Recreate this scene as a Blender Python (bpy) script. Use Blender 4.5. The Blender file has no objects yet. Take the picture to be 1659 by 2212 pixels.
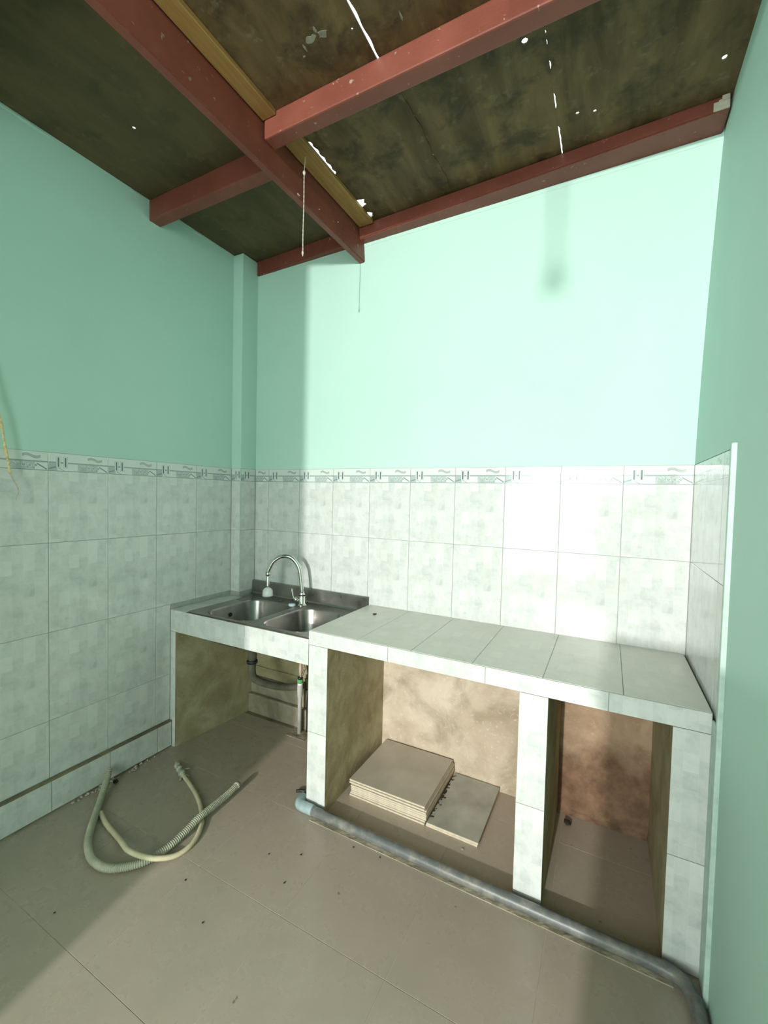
import bpy, bmesh, math, random
from mathutils import Matrix, Vector
random.seed(7)
sc = bpy.context.scene
COL = sc.collection
PI = math.pi

# ---------------------------------------------------------------- camera
cam_d = bpy.data.cameras.new('camera'); cam = bpy.data.objects.new('camera', cam_d); COL.objects.link(cam)
cam.matrix_world = Matrix((
    (0.8855409284, -0.0374992961, 0.4630454263, 2.18287167),
    (0.4639581520, 0.0206106219, -0.8856173188, -2.15151113),
    (0.0236663718, 0.9990840830, 0.0356496534, 1.45587714),
    (0, 0, 0, 1)))
cam_d.sensor_fit = 'HORIZONTAL'; cam_d.sensor_width = 36.0
cam_d.lens = 926.3 / 1659 * 36.0
cam_d.clip_start = 0.02
sc.camera = cam

# ---------------------------------------------------------------- world, lights, exposure
w = bpy.data.worlds.new('sky'); sc.world = w; w.use_nodes = True
w.node_tree.nodes['Background'].inputs[0].default_value = (0.86, 0.97, 1.0, 1)
w.node_tree.nodes['Background'].inputs[1].default_value = 3.0

def area(name, loc, target, sx, sy, power, color):
    d = bpy.data.lights.new(name, 'AREA'); d.shape = 'RECTANGLE'; d.size = sx; d.size_y = sy
    d.energy = power; d.color = color
    o = bpy.data.objects.new(name, d); COL.objects.link(o); o.location = loc
    o.rotation_euler = (Vector(target) - Vector(loc)).to_track_quat('-Z', 'Y').to_euler()
    return o
# bright fitting at the far end of the long adjoining room: throws the hard-edged light
area('far_room_lamp', (1.80, -8.45, 2.6), (1.6, 0, 1.3), 0.09, 0.09, 470, (1.0, 0.97, 0.94))
# daylight entering the adjoining room through its barred window
area('far_window_daylight', (1.05, -8.88, 2.25), (1.2, 0, 1.2), 0.95, 0.9, 110, (0.9, 0.98, 1.0))
# added soft fill light beyond the doorway, lifts the whole kitchen
area('adjoining_room_fill', (1.35, -4.9, 1.55), (1.25, 0, 1.4), 2.2, 2.4, 94, (0.99, 0.99, 1.0))
# brighter narrow opening in front of it
area('doorway_daylight', (1.45, -4.3, 1.68), (1.45, 0, 1.68), 0.56, 2.1, 12, (0.9, 0.97, 1.0))

sc.view_settings.view_transform = 'Standard'; sc.view_settings.look = 'None'
sc.view_settings.exposure = 0.13; sc.view_settings.gamma = 1.0
sc.view_settings.use_curve_mapping = False

# ---------------------------------------------------------------- node helper
class G:
    def __init__(s, name, rough=0.6, metallic=0.0, spec=0.5):
        s.m = bpy.data.materials.new(name); s.m.use_nodes = True; s.t = s.m.node_tree
        s.b = s.t.nodes['Principled BSDF']
        s.b.inputs['Roughness'].default_value = rough
        s.b.inputs['Metallic'].default_value = metallic
        s.b.inputs['Specular IOR Level'].default_value = spec
        s.obj = None
    def put(s, sock, v):
        if v is None: return
        if isinstance(v, (int, float)): sock.default_value = v
        elif isinstance(v, tuple): sock.default_value = v if len(v) == len(sock.default_value) else (*v, 1)
        else: s.t.links.new(v, sock)
    def math(s, op, a, b=None, c=None, clamp=False):
        n = s.t.nodes.new('ShaderNodeMath'); n.operation = op; n.use_clamp = clamp
        s.put(n.inputs[0], a); s.put(n.inputs[1], b); s.put(n.inputs[2], c); return n.outputs[0]
    def coord(s, kind='Object'):
        n = s.t.nodes.new('ShaderNodeTexCoord'); return n.outputs[kind]
    def world(s):
        n = s.t.nodes.new('ShaderNodeNewGeometry'); return n.outputs['Position']
    def sep(s, v):
        n = s.t.nodes.new('ShaderNodeSeparateXYZ'); s.t.links.new(v, n.inputs[0]); return n.outputs
    def comb(s, x, y, z):
        n = s.t.nodes.new('ShaderNodeCombineXYZ'); s.put(n.inputs[0], x); s.put(n.inputs[1], y); s.put(n.inputs[2], z); return n.outputs[0]
    def scale(s, v, sc3):
        n = s.t.nodes.new('ShaderNodeMapping'); s.t.links.new(v, n.inputs[0]); n.inputs['Scale'].default_value = sc3; return n.outputs[0]
    def noise(s, v, scale, detail=3, rough=0.55, dist=0.0):
        n = s.t.nodes.new('ShaderNodeTexNoise'); s.put(n.inputs['Vector'], v)
        n.inputs['Scale'].default_value = scale; n.inputs['Detail'].default_value = detail
        n.inputs['Roughness'].default_value = rough; n.inputs['Distortion'].default_value = dist
        return n.outputs['Fac']
    def white(s, v):
        n = s.t.nodes.new('ShaderNodeTexWhiteNoise'); n.noise_dimensions = '3D'; s.put(n.inputs['Vector'], v); return n.outputs['Value']
    def ramp(s, f, stops):
        n = s.t.nodes.new('ShaderNodeValToRGB'); s.put(n.inputs[0], f); e = n.color_ramp.elements
        while len(e) < len(stops): e.new(0.5)
        for el, (p, c) in zip(e, stops):
            el.position = p; el.color = (c, c, c, 1) if isinstance(c, (int, float)) else (*c, 1)
        return n.outputs[0]
    def mix(s, f, a, b, mode='MIX'):
        n = s.t.nodes.new('ShaderNodeMix'); n.data_type = 'RGBA'; n.blend_type = mode
        s.put(n.inputs[0], f); s.put(n.inputs[6], a); s.put(n.inputs[7], b); return n.outputs[2]
    def rect(s, x, z, x0, x1, z0, z1):
        a = s.math('COMPARE', x, (x0 + x1) / 2, (x1 - x0) / 2); b = s.math('COMPARE', z, (z0 + z1) / 2, (z1 - z0) / 2)
        return s.math('MULTIPLY', a, b)
    def mx(s, *l):
        r = l[0]
        for q in l[1:]: r = s.math('MAXIMUM', r, q)
        return r
    def bump(s, h, strength, dist=0.01):
        n = s.t.nodes.new('ShaderNodeBump'); n.inputs['Strength'].default_value = strength
        n.inputs['Distance'].default_value = dist; s.put(n.inputs['Height'], h)
        s.t.links.new(n.outputs[0], s.b.inputs['Normal'])
    def col(s, v): s.put(s.b.inputs['Base Color'], v); return s.m
    def rough(s, v): s.put(s.b.inputs['Roughness'], v)

M = {}
def plain(name, c, rough=0.6, metallic=0.0, var=0.12, scale=30, bump=0.0, spec=0.5):
    g = G(name, rough, metallic, spec); n = g.noise(g.coord(), scale, 4)
    d = tuple(x * (1 - var) for x in c); l = tuple(min(1, x * (1 + var)) for x in c)
    if bump: g.bump(n, bump, 0.004)
    M[name] = g.col(g.mix(g.ramp(n, [(0.3, 0.0), (0.7, 1.0)]), d, l)); return M[name]

# mint wall paint
g = G('mint_paint', 0.62, 0, 0.25); P = g.world()
n1 = g.noise(P, 1.6, 4); n2 = g.noise(P, 55, 3)
c = g.mix(g.ramp(n1, [(0.3, 0.0), (0.75, 1.0)]), (0.455, 0.675, 0.58), (0.495, 0.71, 0.62))
xyz = g.sep(P)
# faint scuff marks
sp = g.ramp(g.noise(g.scale(P, (5, 5, 1.2)), 6, 2, 0.5, 0.6), [(0.0, 1.0), (0.20, 1.0), (0.235, 0.0)])
c = g.mix(g.math('MULTIPLY', sp, 0.3), c, (0.30, 0.36, 0.33))
g.bump(n2, 0.06, 0.002); M['mint_paint'] = g.col(c)

# printed wall tile (object space: x across 0..0.25, z up 0..0.40)
def wall_tile_mat(name, decor, base=(0.70, 0.72, 0.685), dusty=0.0, rough=0.09, contrast=0.72):
    g = G(name, rough, 0, 0.5); o = g.sep(g.coord()); x, z = o[0], o[2]
    cx = g.math('FLOOR', g.math('DIVIDE', x, 0.0405)); offs = g.math('MULTIPLY', g.white(g.comb(cx, 3.0, 1.0)), 0.05)
    zz = g.math('ADD', z, offs); cz = g.math('FLOOR', g.math('DIVIDE', zz, 0.058))
    v = g.white(g.comb(cx, cz, 7.0))
    fx = g.math('FRACT', g.math('DIVIDE', x, 0.0405)); fz = g.math('FRACT', g.math('DIVIDE', zz, 0.058))
    edge = g.mx(g.math('LESS_THAN', fx, 0.05), g.math('LESS_THAN', fz, 0.035))
    pv = g.comb(x, 0.37, z)
    cl = g.ramp(g.noise(pv, 11, 4, 0.6, 0.5), [(0.38, 0.0), (0.66, 1.0)])
    cl2 = g.noise(pv, 40, 3, 0.6, 1.0)
    dk = g.math('MULTIPLY', g.math('ADD', g.math('MULTIPLY', v, 0.55), g.math('MULTIPLY', cl, 0.75)), g.ramp(cl2, [(0.3, 0.45), (0.7, 1.0)]))
    hi = base; lo = (base[0] * 0.60, base[1] * 0.65, base[2] * 0.64)
    c = g.mix(g.math('MULTIPLY', dk, contrast, clamp=True), hi, lo)
    sq = g.math('MULTIPLY', g.math('GREATER_THAN', v, 0.86), 0.5)
    c = g.mix(sq, c, tuple(min(1, b * 1.1) for b in base))
    c = g.mix(g.math('MULTIPLY', edge, 0.22), c, tuple(min(1, b * 1.08) for b in base))
    if decor:
        d = g.math('SUBTRACT', 0.400, z)            # distance below the tile's top edge
        pale = (0.66, 0.71, 0.67); dark = (0.20, 0.26, 0.26); mid = (0.40, 0.46, 0.45)
        c = g.mix(g.rect(x, d, -0.01, 0.26, -0.01, 0.080), c, pale)
        c = g.mix(g.rect(x, d, 0.0, 0.034, 0.047, 0.078), c, mid)
        marb = g.ramp(g.noise(pv, 70, 4, 0.6, 1.5), [(0.35, 0.25), (0.65, 1.0)])
        c = g.mix(g.math('MULTIPLY', g.rect(x, d, 0.118, 0.205, 0.047, 0.078), marb), c, (0.30, 0.36, 0.36))
        c = g.mix(g.rect(x, d, -0.01, 0.26, 0.040, 0.0465), c, (0.30, 0.36, 0.35))
        c = g.mix(g.rect(x, d, -0.01, 0.26, 0.0785, 0.0815), c, (0.22, 0.28, 0.28))
        for rx_ in (0.165, 0.187, 0.208):
            r = g.math('SQRT', g.math('ADD', g.math('POWER', g.math('SUBTRACT', x, rx_), 2), g.math('POWER', g.math('SUBTRACT', d, 0.0605), 2)))
            c = g.mix(g.math('LESS_THAN', r, 0.0068), c, (0.62, 0.67, 0.65))
            c = g.mix(g.math('COMPARE', r, 0.0032, 0.0014), c, dark)
        # diagonal strokes
        def stroke(x0, d0, x1, d1, hw, colr):
            sl = (d1 - d0) / (x1 - x0)
            ln = g.math('COMPARE', d, g.math('ADD', g.math('MULTIPLY', g.math('SUBTRACT', x, x0), sl), d0), hw)
            return g.mix(g.math('MULTIPLY', ln, g.math('COMPARE', x, (x0 + x1) / 2, (x1 - x0) / 2)), c, colr)
        c = stroke(0.212, 0.052, 0.249, 0.075, 0.0030, dark)
        c = stroke(0.001, 0.072, 0.034, 0.061, 0.0030, dark)
        c = stroke(0.040, 0.066, 0.062, 0.079, 0.0012, dark)
        # twin upright bars
        for a, b in ((0.030, 0.049), (0.058, 0.077)):
            c = g.mix(g.rect(x, d, a, b, 0.016, 0.066), c, mid)
            c = g.mix(g.rect(x, d, a + 0.002, b - 0.002, 0.018, 0.064), c, (0.74, 0.79, 0.75))
            c = g.mix(g.rect(x, d, (a + b) / 2 - 0.0037, (a + b) / 2 + 0.0037, 0.020, 0.062), c, (0.10, 0.15, 0.15))
        c = g.mix(g.rect(x, d, 0.049, 0.058, 0.040, 0.046), c, dark)
        # ribbon wave
        wv = g.math('ADD', 0.0205, g.math('MULTIPLY', g.math('SINE', g.math('MULTIPLY', g.math('SUBTRACT', x, 0.159), 2 * PI / 0.068)), -0.0052))
        q = g.math('MULTIPLY', g.math('COMPARE', d, wv, 0.0058), g.math('COMPARE', x, 0.193, 0.033))
        c = g.mix(q, c, (0.36, 0.41, 0.38))
        q = g.math('MULTIPLY', g.math('COMPARE', d, wv, 0.0009), g.math('COMPARE', x, 0.193, 0.033))
        c = g.mix(q, c, (0.50, 0.55, 0.52))
    # per-tile tint and grime in place
    oi = g.t.nodes.new('ShaderNodeObjectInfo')
    c = g.mix(g.math('MULTIPLY', oi.outputs['Random'], 0.06), c, (0.5, 0.55, 0.5))
    wn = g.noise(g.world(), 5, 4, 0.6)
    c = g.mix(g.math('MULTIPLY', g.ramp(wn, [(0.55, 0.0), (0.8, 1.0)]), 0.25 + dusty), c, (0.46, 0.47, 0.38))
    if dusty:
        dn = g.ramp(g.noise(g.world(), 28, 5, 0.65), [(0.50, 0.0), (0.72, 1.0)])
        c = g.mix(g.math('MULTIPLY', dn, 0.10), c, (0.33, 0.30, 0.22))
        g.rough(g.ramp(wn, [(0.3, rough), (0.7, rough + 0.2)]))
    g.bump(g.noise(g.coord(), 9, 2), 0.05, 0.004)
    M[name] = g.col(c)
wall_tile_mat('marble_tile', False)
wall_tile_mat('border_tile', True)
wall_tile_mat('counter_tile', False, base=(0.66, 0.66, 0.59), dusty=0.06, rough=0.26, contrast=0.25)

# beige floor tile
g = G('beige_floor_tile', 0.22, 0, 0.45); P = g.world()
n = g.noise(P, 1.8, 5, 0.6, 0.3); n2 = g.noise(P, 9, 5, 0.65)
c = g.mix(g.ramp(n, [(0.3, 0.0), (0.7, 1.0)]), (0.355, 0.310, 0.240), (0.415, 0.350, 0.280))
c = g.mix(g.math('MULTIPLY', g.ramp(n2, [(0.45, 0.0), (0.85, 1.0)]), 0.25), c, (0.30, 0.26, 0.20))
spk = g.ramp(g.noise(P, 26, 2, 0.4), [(0.0, 1.0), (0.215, 1.0), (0.235, 0.0)])
c = g.mix(g.math('MULTIPLY', spk, 0.6), c, (0.10, 0.07, 0.045))
g.rough(g.ramp(n2, [(0.3, 0.20), (0.75, 0.42)])); M['beige_floor_tile'] = g.col(c)

plain('floor_grout', (0.47, 0.43, 0.33), 0.9)
plain('wall_grout', (0.36, 0.39, 0.34), 0.9)

# rough cement plaster, stained
def plaster(name, a, b, dark, damp=False):
    g = G(name, 0.93, 0, 0.2); P = g.world()
    n = g.noise(P, 3.2, 6, 0.62, 0.4); m = g.noise(P, 4.6, 6, 0.62, 0.5); f = g.noise(P, 120, 4, 0.7)
    c = g.mix(g.ramp(n, [(0.36, 0.0), (0.62, 1.0)]), a, b)
    c = g.mix(g.math('MULTIPLY', g.ramp(m, [(0.44, 0.0), (0.66, 1.0)]), 0.75), c, dark)
    c = g.mix(g.math('MULTIPLY', g.ramp(g.noise(P, 60, 3, 0.6), [(0.60, 0.0), (0.72, 1.0)]), 0.4), c, tuple(q * 1.25 for q in b))
    if damp:   # rising damp: a tide mark on the plaster itself
        z = g.sep(P)[2]
        e = g.math('ADD', z, g.math('MULTIPLY', g.math('SUBTRACT', g.noise(P, 7, 4, 0.6), 0.5), 0.35))
        c = g.mix(g.math('MULTIPLY', g.ramp(e, [(0.26, 1.0), (0.40, 0.0)]), 0.85), c, g.mix(g.ramp(g.noise(P, 13, 5, 0.65), [(0.35, 0.0), (0.65, 1.0)]), (0.10, 0.055, 0.032), (0.26, 0.15, 0.09)))
    g.bump(g.math('ADD', g.math('MULTIPLY', f, 0.5), m), 0.55, 0.006)
    M[name] = g.col(c)
plaster('plaster_tan', (0.46, 0.37, 0.27), (0.63, 0.54, 0.42), (0.29, 0.235, 0.155))
plaster('plaster_olive', (0.36, 0.31, 0.175), (0.47, 0.42, 0.27), (0.25, 0.21, 0.11))
plaster('plaster_damp', (0.42, 0.29, 0.19), (0.52, 0.38, 0.25), (0.27, 0.17, 0.10), damp=True)
plaster('mortar', (0.30, 0.27, 0.19), (0.40, 0.36, 0.27), (0.16, 0.14, 0.09))
plaster('dark_mortar', (0.20, 0.185, 0.12), (0.27, 0.25, 0.17), (0.11, 0.10, 0.065))

# ceiling board: old stained sheet
g = G('stained_board', 0.7, 0, 0.3); P = g.world()
s = g.noise(g.scale(P, (4.5, 0.9, 1)), 2.2, 5, 0.6, 0.5); m = g.noise(P, 6, 6, 0.65, 0.3); k = g.noise(P, 18, 4, 0.6)
c = g.mix(g.ramp(s, [(0.35, 0.0), (0.65, 1.0)]), (0.068, 0.040, 0.015), (0.150, 0.098, 0.040))
c = g.mix(g.math('MULTIPLY', g.ramp(m, [(0.50, 0.0), (0.64, 1.0)]), 0.75), c, (0.034, 0.023, 0.010))
c = g.mix(g.math('MULTIPLY', g.ramp(k, [(0.60, 0.0), (0.70, 1.0)]), 0.35), c, (0.22, 0.18, 0.11))
x = g.sep(P)[0]
c = g.mix(g.math('MULTIPLY', g.math('LESS_THAN', x, 0.9), 0.55), c, (0.085, 0.072, 0.040))
g.bump(m, 0.2, 0.01); M['stained_board'] = g.col(c)

# red oxide painted timber
g = G('red_timber', 0.5, 0, 0.35); P = g.world()
n = g.noise(P, 5, 5, 0.6); f = g.noise(g.scale(P, (1, 1, 6)), 30, 3)
c = g.mix(g.ramp(n, [(0.3, 0.0), (0.7, 1.0)]), (0.160, 0.043, 0.026), (0.220, 0.065, 0.043))
c = g.mix(g.math('MULTIPLY', g.ramp(g.noise(P, 34, 4, 0.6), [(0.66, 0.0), (0.72, 1.0)]), 0.6), c, (0.45, 0.38, 0.30))
g.bump(f, 0.15, 0.003); M['red_timber'] = g.col(c)
# bare yellow batten
g = G('yellow_timber', 0.6, 0, 0.3); P = g.world()
wv = g.noise(g.scale(P, (22, 1.2, 8)), 4, 4, 0.6, 0.4)
c = g.mix(g.ramp(wv, [(0.3, 0.0), (0.7, 1.0)]), (0.23, 0.125, 0.036), (0.33, 0.195, 0.065))
M['yellow_timber'] = g.col(c)

# stainless steel
g = G('stainless_steel', 0.3, 1.0); P = g.coord()
n = g.noise(g.scale(P, (2, 40, 2)), 8, 3); k = g.noise(P, 7, 5, 0.6)
c = g.mix(g.ramp(k, [(0.35, 0.0), (0.7, 1.0)]), (0.27, 0.255, 0.235), (0.40, 0.385, 0.36))
g.rough(g.ramp(k, [(0.3, 0.24), (0.7, 0.42)])); g.bump(n, 0.04, 0.001); M['stainless_steel'] = g.col(c)
plain('chrome', (0.72, 0.72, 0.68), 0.12, 1.0, 0.04)
plain('white_plastic', (0.80, 0.83, 0.80), 0.35)
plain('pale_blue_plastic', (0.42, 0.60, 0.62), 0.4)
plain('black_rubber', (0.018, 0.018, 0.018), 0.5)
g = G('grey_pvc', 0.38, 0, 0.4); P = g.world(); k = g.noise(P, 22, 5, 0.65)
c = g.mix(g.ramp(k, [(0.45, 0.0), (0.68, 1.0)]), (0.125, 0.135, 0.13), (0.25, 0.24, 0.20)); M['grey_pvc'] = g.col(c)
plain('pale_grey_pvc', (0.50, 0.50, 0.46), 0.5, 0, 0.2, 20)
plain('grimy_pvc', (0.16, 0.15, 0.11), 0.6, 0, 0.3, 20)
plain('pvc_blue', (0.30, 0.40, 0.40), 0.45, 0, 0.2, 40)
plain('green_band', (0.10, 0.42, 0.15), 0.5)
plain('pink_plastic', (0.60, 0.46, 0.36), 0.45)
plain('hose_grey', (0.40, 0.40, 0.30), 0.55, 0, 0.18, 18)
plain('hose_cream', (0.60, 0.54, 0.36), 0.5, 0, 0.2, 14)
plain('tape_rag', (0.42, 0.42, 0.33), 0.85, 0, 0.35, 60, 0.5)
plain('twine', (0.50, 0.47, 0.38), 0.9, 0, 0.25, 90)
plain('yellow_cord', (0.78, 0.58, 0.30), 0.8, 0, 0.35, 60)
plain('stack_tile_top', (0.44, 0.395, 0.32), 0.45, 0, 0.14, 6)
plain('stack_tile_grey', (0.38, 0.38, 0.32), 0.5, 0, 0.25, 7)
plain('biscuit_edge', (0.62, 0.54, 0.40), 0.9, 0, 0.15, 60)
plain('dirt', (0.035, 0.028, 0.018), 0.95)
plain('crumb', (0.50, 0.47, 0.38), 0.95)
plain('bare_sheet', (0.22, 0.20, 0.145), 0.9, 0, 0.3, 60)
plain('bulb_glass', (0.8, 0.8, 0.78), 0.2)
plain('white_trim', (0.46, 0.60, 0.52), 0.6)
plain('iron_bar', (0.06, 0.06, 0.06), 0.6)

# ---------------------------------------------------------------- mesh helpers
def link(name, me, mats, parent=None):
    o = bpy.data.objects.new(name, me); COL.objects.link(o)
    for m in (mats if isinstance(mats, (list, tuple)) else [mats]):
        if len(me.materials) < len(mats if isinstance(mats, (list, tuple)) else [mats]): me.materials.append(M[m])
    if parent is not None: o.parent = parent
    return o
def me_new(name, vs, fs, smooth=False):
    me = bpy.data.meshes.new(name); me.from_pydata([tuple(v) for v in vs], [], fs)
    bm = bmesh.new(); bm.from_mesh(me); bmesh.ops.recalc_face_normals(bm, faces=bm.faces); bm.to_mesh(me); bm.free()
    if smooth: me.polygons.foreach_set('use_smooth', [True] * len(me.polygons))
    me.update(); return me
def box_me(a, b, bev=0.0, name='box', segs=1):
    x0, y0, z0 = a; x1, y1, z1 = b
    vs = [(x0,y0,z0),(x1,y0,z0),(x1,y1,z0),(x0,y1,z0),(x0,y0,z1),(x1,y0,z1),(x1,y1,z1),(x0,y1,z1)]
    fs = [(0,3,2,1),(4,5,6,7),(0,1,5,4),(1,2,6,5),(2,3,7,6),(3,0,4,7)]
    me = me_new(name, vs, fs)
    if bev:
        bm = bmesh.new(); bm.from_mesh(me)
        bmesh.ops.bevel(bm, geom=list(bm.edges), offset=bev, segments=segs, affect='EDGES', profile=0.6)
        bm.to_mesh(me); bm.free()
    return me
def box(name, a, b, mat, parent=None, bev=0.0, segs=1):
    return link(name, box_me(a, b, bev, name, segs), mat, parent)
def prism_y(name, pts, y0, y1, mat, parent=None):     # (x,z) outline extruded along y
    n = len(pts); vs = [(x, y0, z) for x, z in pts] + [(x, y1, z) for x, z in pts]
    fs = [tuple(range(n)), tuple(range(2 * n - 1, n - 1, -1))] + [(i, (i + 1) % n, n + (i + 1) % n, n + i) for i in range(n)]
    return link(name, me_new(name, vs, fs), mat, parent)
def hexa(name, p, mat, parent=None, bev=0.0):          # p: 8 corners, bottom 4 then top 4
    fs = [(0,3,2,1),(4,5,6,7),(0,1,5,4),(1,2,6,5),(2,3,7,6),(3,0,4,7)]
    me = me_new(name, p, fs)
    if bev:
        bm = bmesh.new(); bm.from_mesh(me)
        bmesh.ops.bevel(bm, geom=list(bm.edges), offset=bev, segments=2, affect='EDGES'); bm.to_mesh(me); bm.free()
    return link(name, me, mat, parent)
def catmull(pts, step):
    P = [Vector(p) for p in pts]; P = [P[0] * 2 - P[1]] + P + [P[-1] * 2 - P[-2]]; out = []
    for i in range(1, len(P) - 2):
        a, b, c, d = P[i-1:i+3]; n = max(2, int((c - b).length / step))
        for k in range(n):
            t = k / n
            out.append(0.5 * ((2*b) + (c-a)*t + (2*a-5*b+4*c-d)*t*t + (3*b-a-3*c+d)*t**3))
    out.append(P[-2]); return out
def sweep_me(path, rad, seg=14, caps=True, name='tube', hollow=False):
    n = len(path); vs = []; fs = []; up = None; L = 0.0
    for i, p in enumerate(path):
        t = (path[min(i+1, n-1)] - path[max(i-1, 0)]).normalized()
        if up is None:
            up = Vector((0, 0, 1)) if abs(t.z) < 0.9 else Vector((1, 0, 0))
        up = (up - t * up.dot(t)).normalized(); sd = t.cross(up)
        if i: L += (p - path[i-1]).length
        r = rad(i / (n - 1), L) if callable(rad) else rad
        for k in range(seg):
            a = 2 * PI * k / seg; vs.append(p + (up * math.cos(a) + sd * math.sin(a)) * r)
    for i in range(n - 1):
        for k in range(seg):
            fs.append((i*seg+k, i*seg+(k+1) % seg, (i+1)*seg+(k+1) % seg, (i+1)*seg+k))
    if caps:
        fs.append(tuple(range(seg))); fs.append(tuple((n-1)*seg + k for k in range(seg)))
    return me_new(name, vs, fs, True)
def tube(name, pts, r, mat, parent=None, seg=14, step=0.01, smooth=True):
    path = catmull(pts, step) if smooth else [Vector(p) for p in pts]
    return link(name, sweep_me(path, r, seg, True, name), mat, parent)
def lathe(name, prof, mat, parent=None, seg=28, loc=(0, 0, 0), rot=None):   # prof: (r,z)
    vs = []; fs = []
    for r, z in prof:
        for k in range(seg):
            a = 2 * PI * k / seg; vs.append((r * math.cos(a), r * math.sin(a), z))
    for i in range(len(prof) - 1):
        for k in range(seg): fs.append((i*seg+k, i*seg+(k+1) % seg, (i+1)*seg+(k+1) % seg, (i+1)*seg+k))
    fs.append(tuple(range(seg))); fs.append(tuple((len(prof)-1)*seg+k for k in range(seg)))
    me = me_new(name, vs, fs, True); Mx = Matrix.Translation(loc) @ (rot or Matrix.Identity(4)); me.transform(Mx)
    return link(name, me, mat, parent)
def autosmooth(o, ang=0.6):
    me = o.data
    bm = bmesh.new(); bm.from_mesh(me)
    for e in bm.edges:
        if len(e.link_faces) == 2 and e.calc_face_angle(0) > ang: e.smooth = False
    bm.to_mesh(me); bm.free(); return o
def rough_grid(name, origin, ux, uy, nu, nv, amp, mat, parent, seed=0, thick=0.01, freq=9):
    """slightly uneven plaster skin: a closed slab whose front is displaced by noise"""
    from mathutils import noise as mn
    o = Vector(origin); ux = Vector(ux); uy = Vector(uy); nrm = ux.cross(uy).normalized(); vs = []; fs = []
    for j in range(nv + 1):
        for i in range(nu + 1):
            p = o + ux * (i / nu) + uy * (j / nv)
            edge = 0.0 if i in (0, nu) or j in (0, nv) else 1.0
            h = (mn.noise(p * freq + Vector((seed, 0, 0))) + 0.5 * mn.noise(p * freq * 3.1)) * amp
            vs.append(p + nrm * h * (0.35 + 0.65 * edge))
    q = len(vs)
    vs += [o - nrm * thick, o + ux - nrm * thick, o + ux + uy - nrm * thick, o + uy - nrm * thick]
    W = nu + 1
    for j in range(nv):
        for i in range(nu): fs.append((j*W+i, j*W+i+1, (j+1)*W+i+1, (j+1)*W+i))
    fs += [(q, q+3, q+2, q+1)]
    fs += [tuple([q, q+1] + [i for i in range(nu, -1, -1)])]
    fs += [tuple([q+1, q+2] + [j*W+nu for j in range(nv, -1, -1)])]
    fs += [tuple([q+2, q+3] + [nv*W+i for i in range(0, nu+1)])]
    fs += [tuple([q+3, q] + [j*W for j in range(0, nv+1)])]
    me = me_new(name, vs, fs, False); return link(name, me, mat, parent)
def thing(name, label, cat, loc=(0, 0, 0), group=None):
    o = bpy.data.objects.new(name, None); COL.objects.link(o); o.location = loc; o.empty_display_size = 0.05
    o['label'] = label; o['category'] = cat
    if group: o['group'] = group
    return o
def tag(o, label, cat, group=None):
    o['label'] = label; o['category'] = cat
    if group: o['group'] = group
    return o
def struct(o): o['kind'] = 'structure'; return o
def part(o, parent):       # parent keeping world placement (parent has only a location)
    o.parent = parent
    if o.data: o.data.transform(Matrix.Translation(-Vector(parent.location)))
    return o

# ---------------------------------------------------------------- dimensions (metres; x right, y to the back wall at 0, z up)
TW, TH = 0.255, 0.400
ZT = 1.6165                      # top of the wall tiling
XW = 2.484                       # right wall at tile height
ZB = 2.975                       # underside of the ceiling boards
YC = -0.567                      # face of the counters
YR, YF = -3.4, -8.9              # partition behind the camera, far wall
FT = 0.41; FX0, FY0 = 0.0, -0.215

# ---------------------------------------------------------------- tiles
tile_cache = {}
def tile_mesh(x0, x1, z0, z1, t=0.0026, bev=0.0007):
    key = (round(x0, 4), round(x1, 4), round(z0, 4), round(z1, 4), t)
    if key not in tile_cache: tile_cache[key] = box_me((x0, 0, z0), (x1, t, z1), bev, 'tile')
    return tile_cache[key]
GAP = 0.0013
def put_tile(parent, mat, loc, rz, x0=0.0, x1=TW, z0=0.0, z1=TH, t=0.0026, name='tile', rx=0.0):
    me = tile_mesh(x0 + GAP, x1 - GAP, z0 + GAP * 0.8, z1 - GAP * 0.8, t)
    if me.materials and me.materials[0] != M[mat]:
        key = (id(me), mat)
        if key not in tile_cache:
            m2 = me.copy(); m2.materials.clear(); m2.materials.append(M[mat]); tile_cache[key] = m2
        me = tile_cache[key]
    elif not me.materials: me.materials.append(M[mat])
    o = bpy.data.objects.new(name, me); COL.objects.link(o); o.parent = parent
    o.location = loc; o.rotation_euler = (rx, 0, rz)
    return o

# ---------------------------------------------------------------- floor
floor = struct(box('floor', (-0.2, YF - 0.1, -0.12), (2.75, 0.2, -0.0012), 'floor_grout'))
fme = box_me((0.001, 0.001, -0.004), (FT - 0.001, FT - 0.001, 0.0), 0.0004, 'floor_tile'); fme.materials.append(M['beige_floor_tile'])
for j in range(-1, 11):
    for i in range(0, 7):
        x0 = FX0 + i * FT; y1 = FY0 - j * FT; y0 = y1 - FT
        cx1 = min(x0 + FT, 2.50); cy1 = min(y1, 0.0)
        if cx1 - x0 < 0.02: continue
        if cx1 < x0 + FT - 0.001 or cy1 < y1 - 0.001:
            me = box_me((0.001, 0.001, -0.004), (cx1 - x0 - 0.001, cy1 - y0 - 0.001, 0), 0.0004, 'floor_tile'); me.materials.append(M['beige_floor_tile'])
        else: me = fme
        o = bpy.data.objects.new('tile', me); COL.objects.link(o); o.parent = floor; o.location = (x0, y0, 0)
        o.rotation_euler = (random.uniform(-1, 1) * 0.0005, random.uniform(-1, 1) * 0.0005, 0)
box('far_floor', (-0.1, YF, -0.0015), (2.6, FY0 - 11 * FT - 0.002, -0.0002), 'beige_floor_tile', floor)

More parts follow.
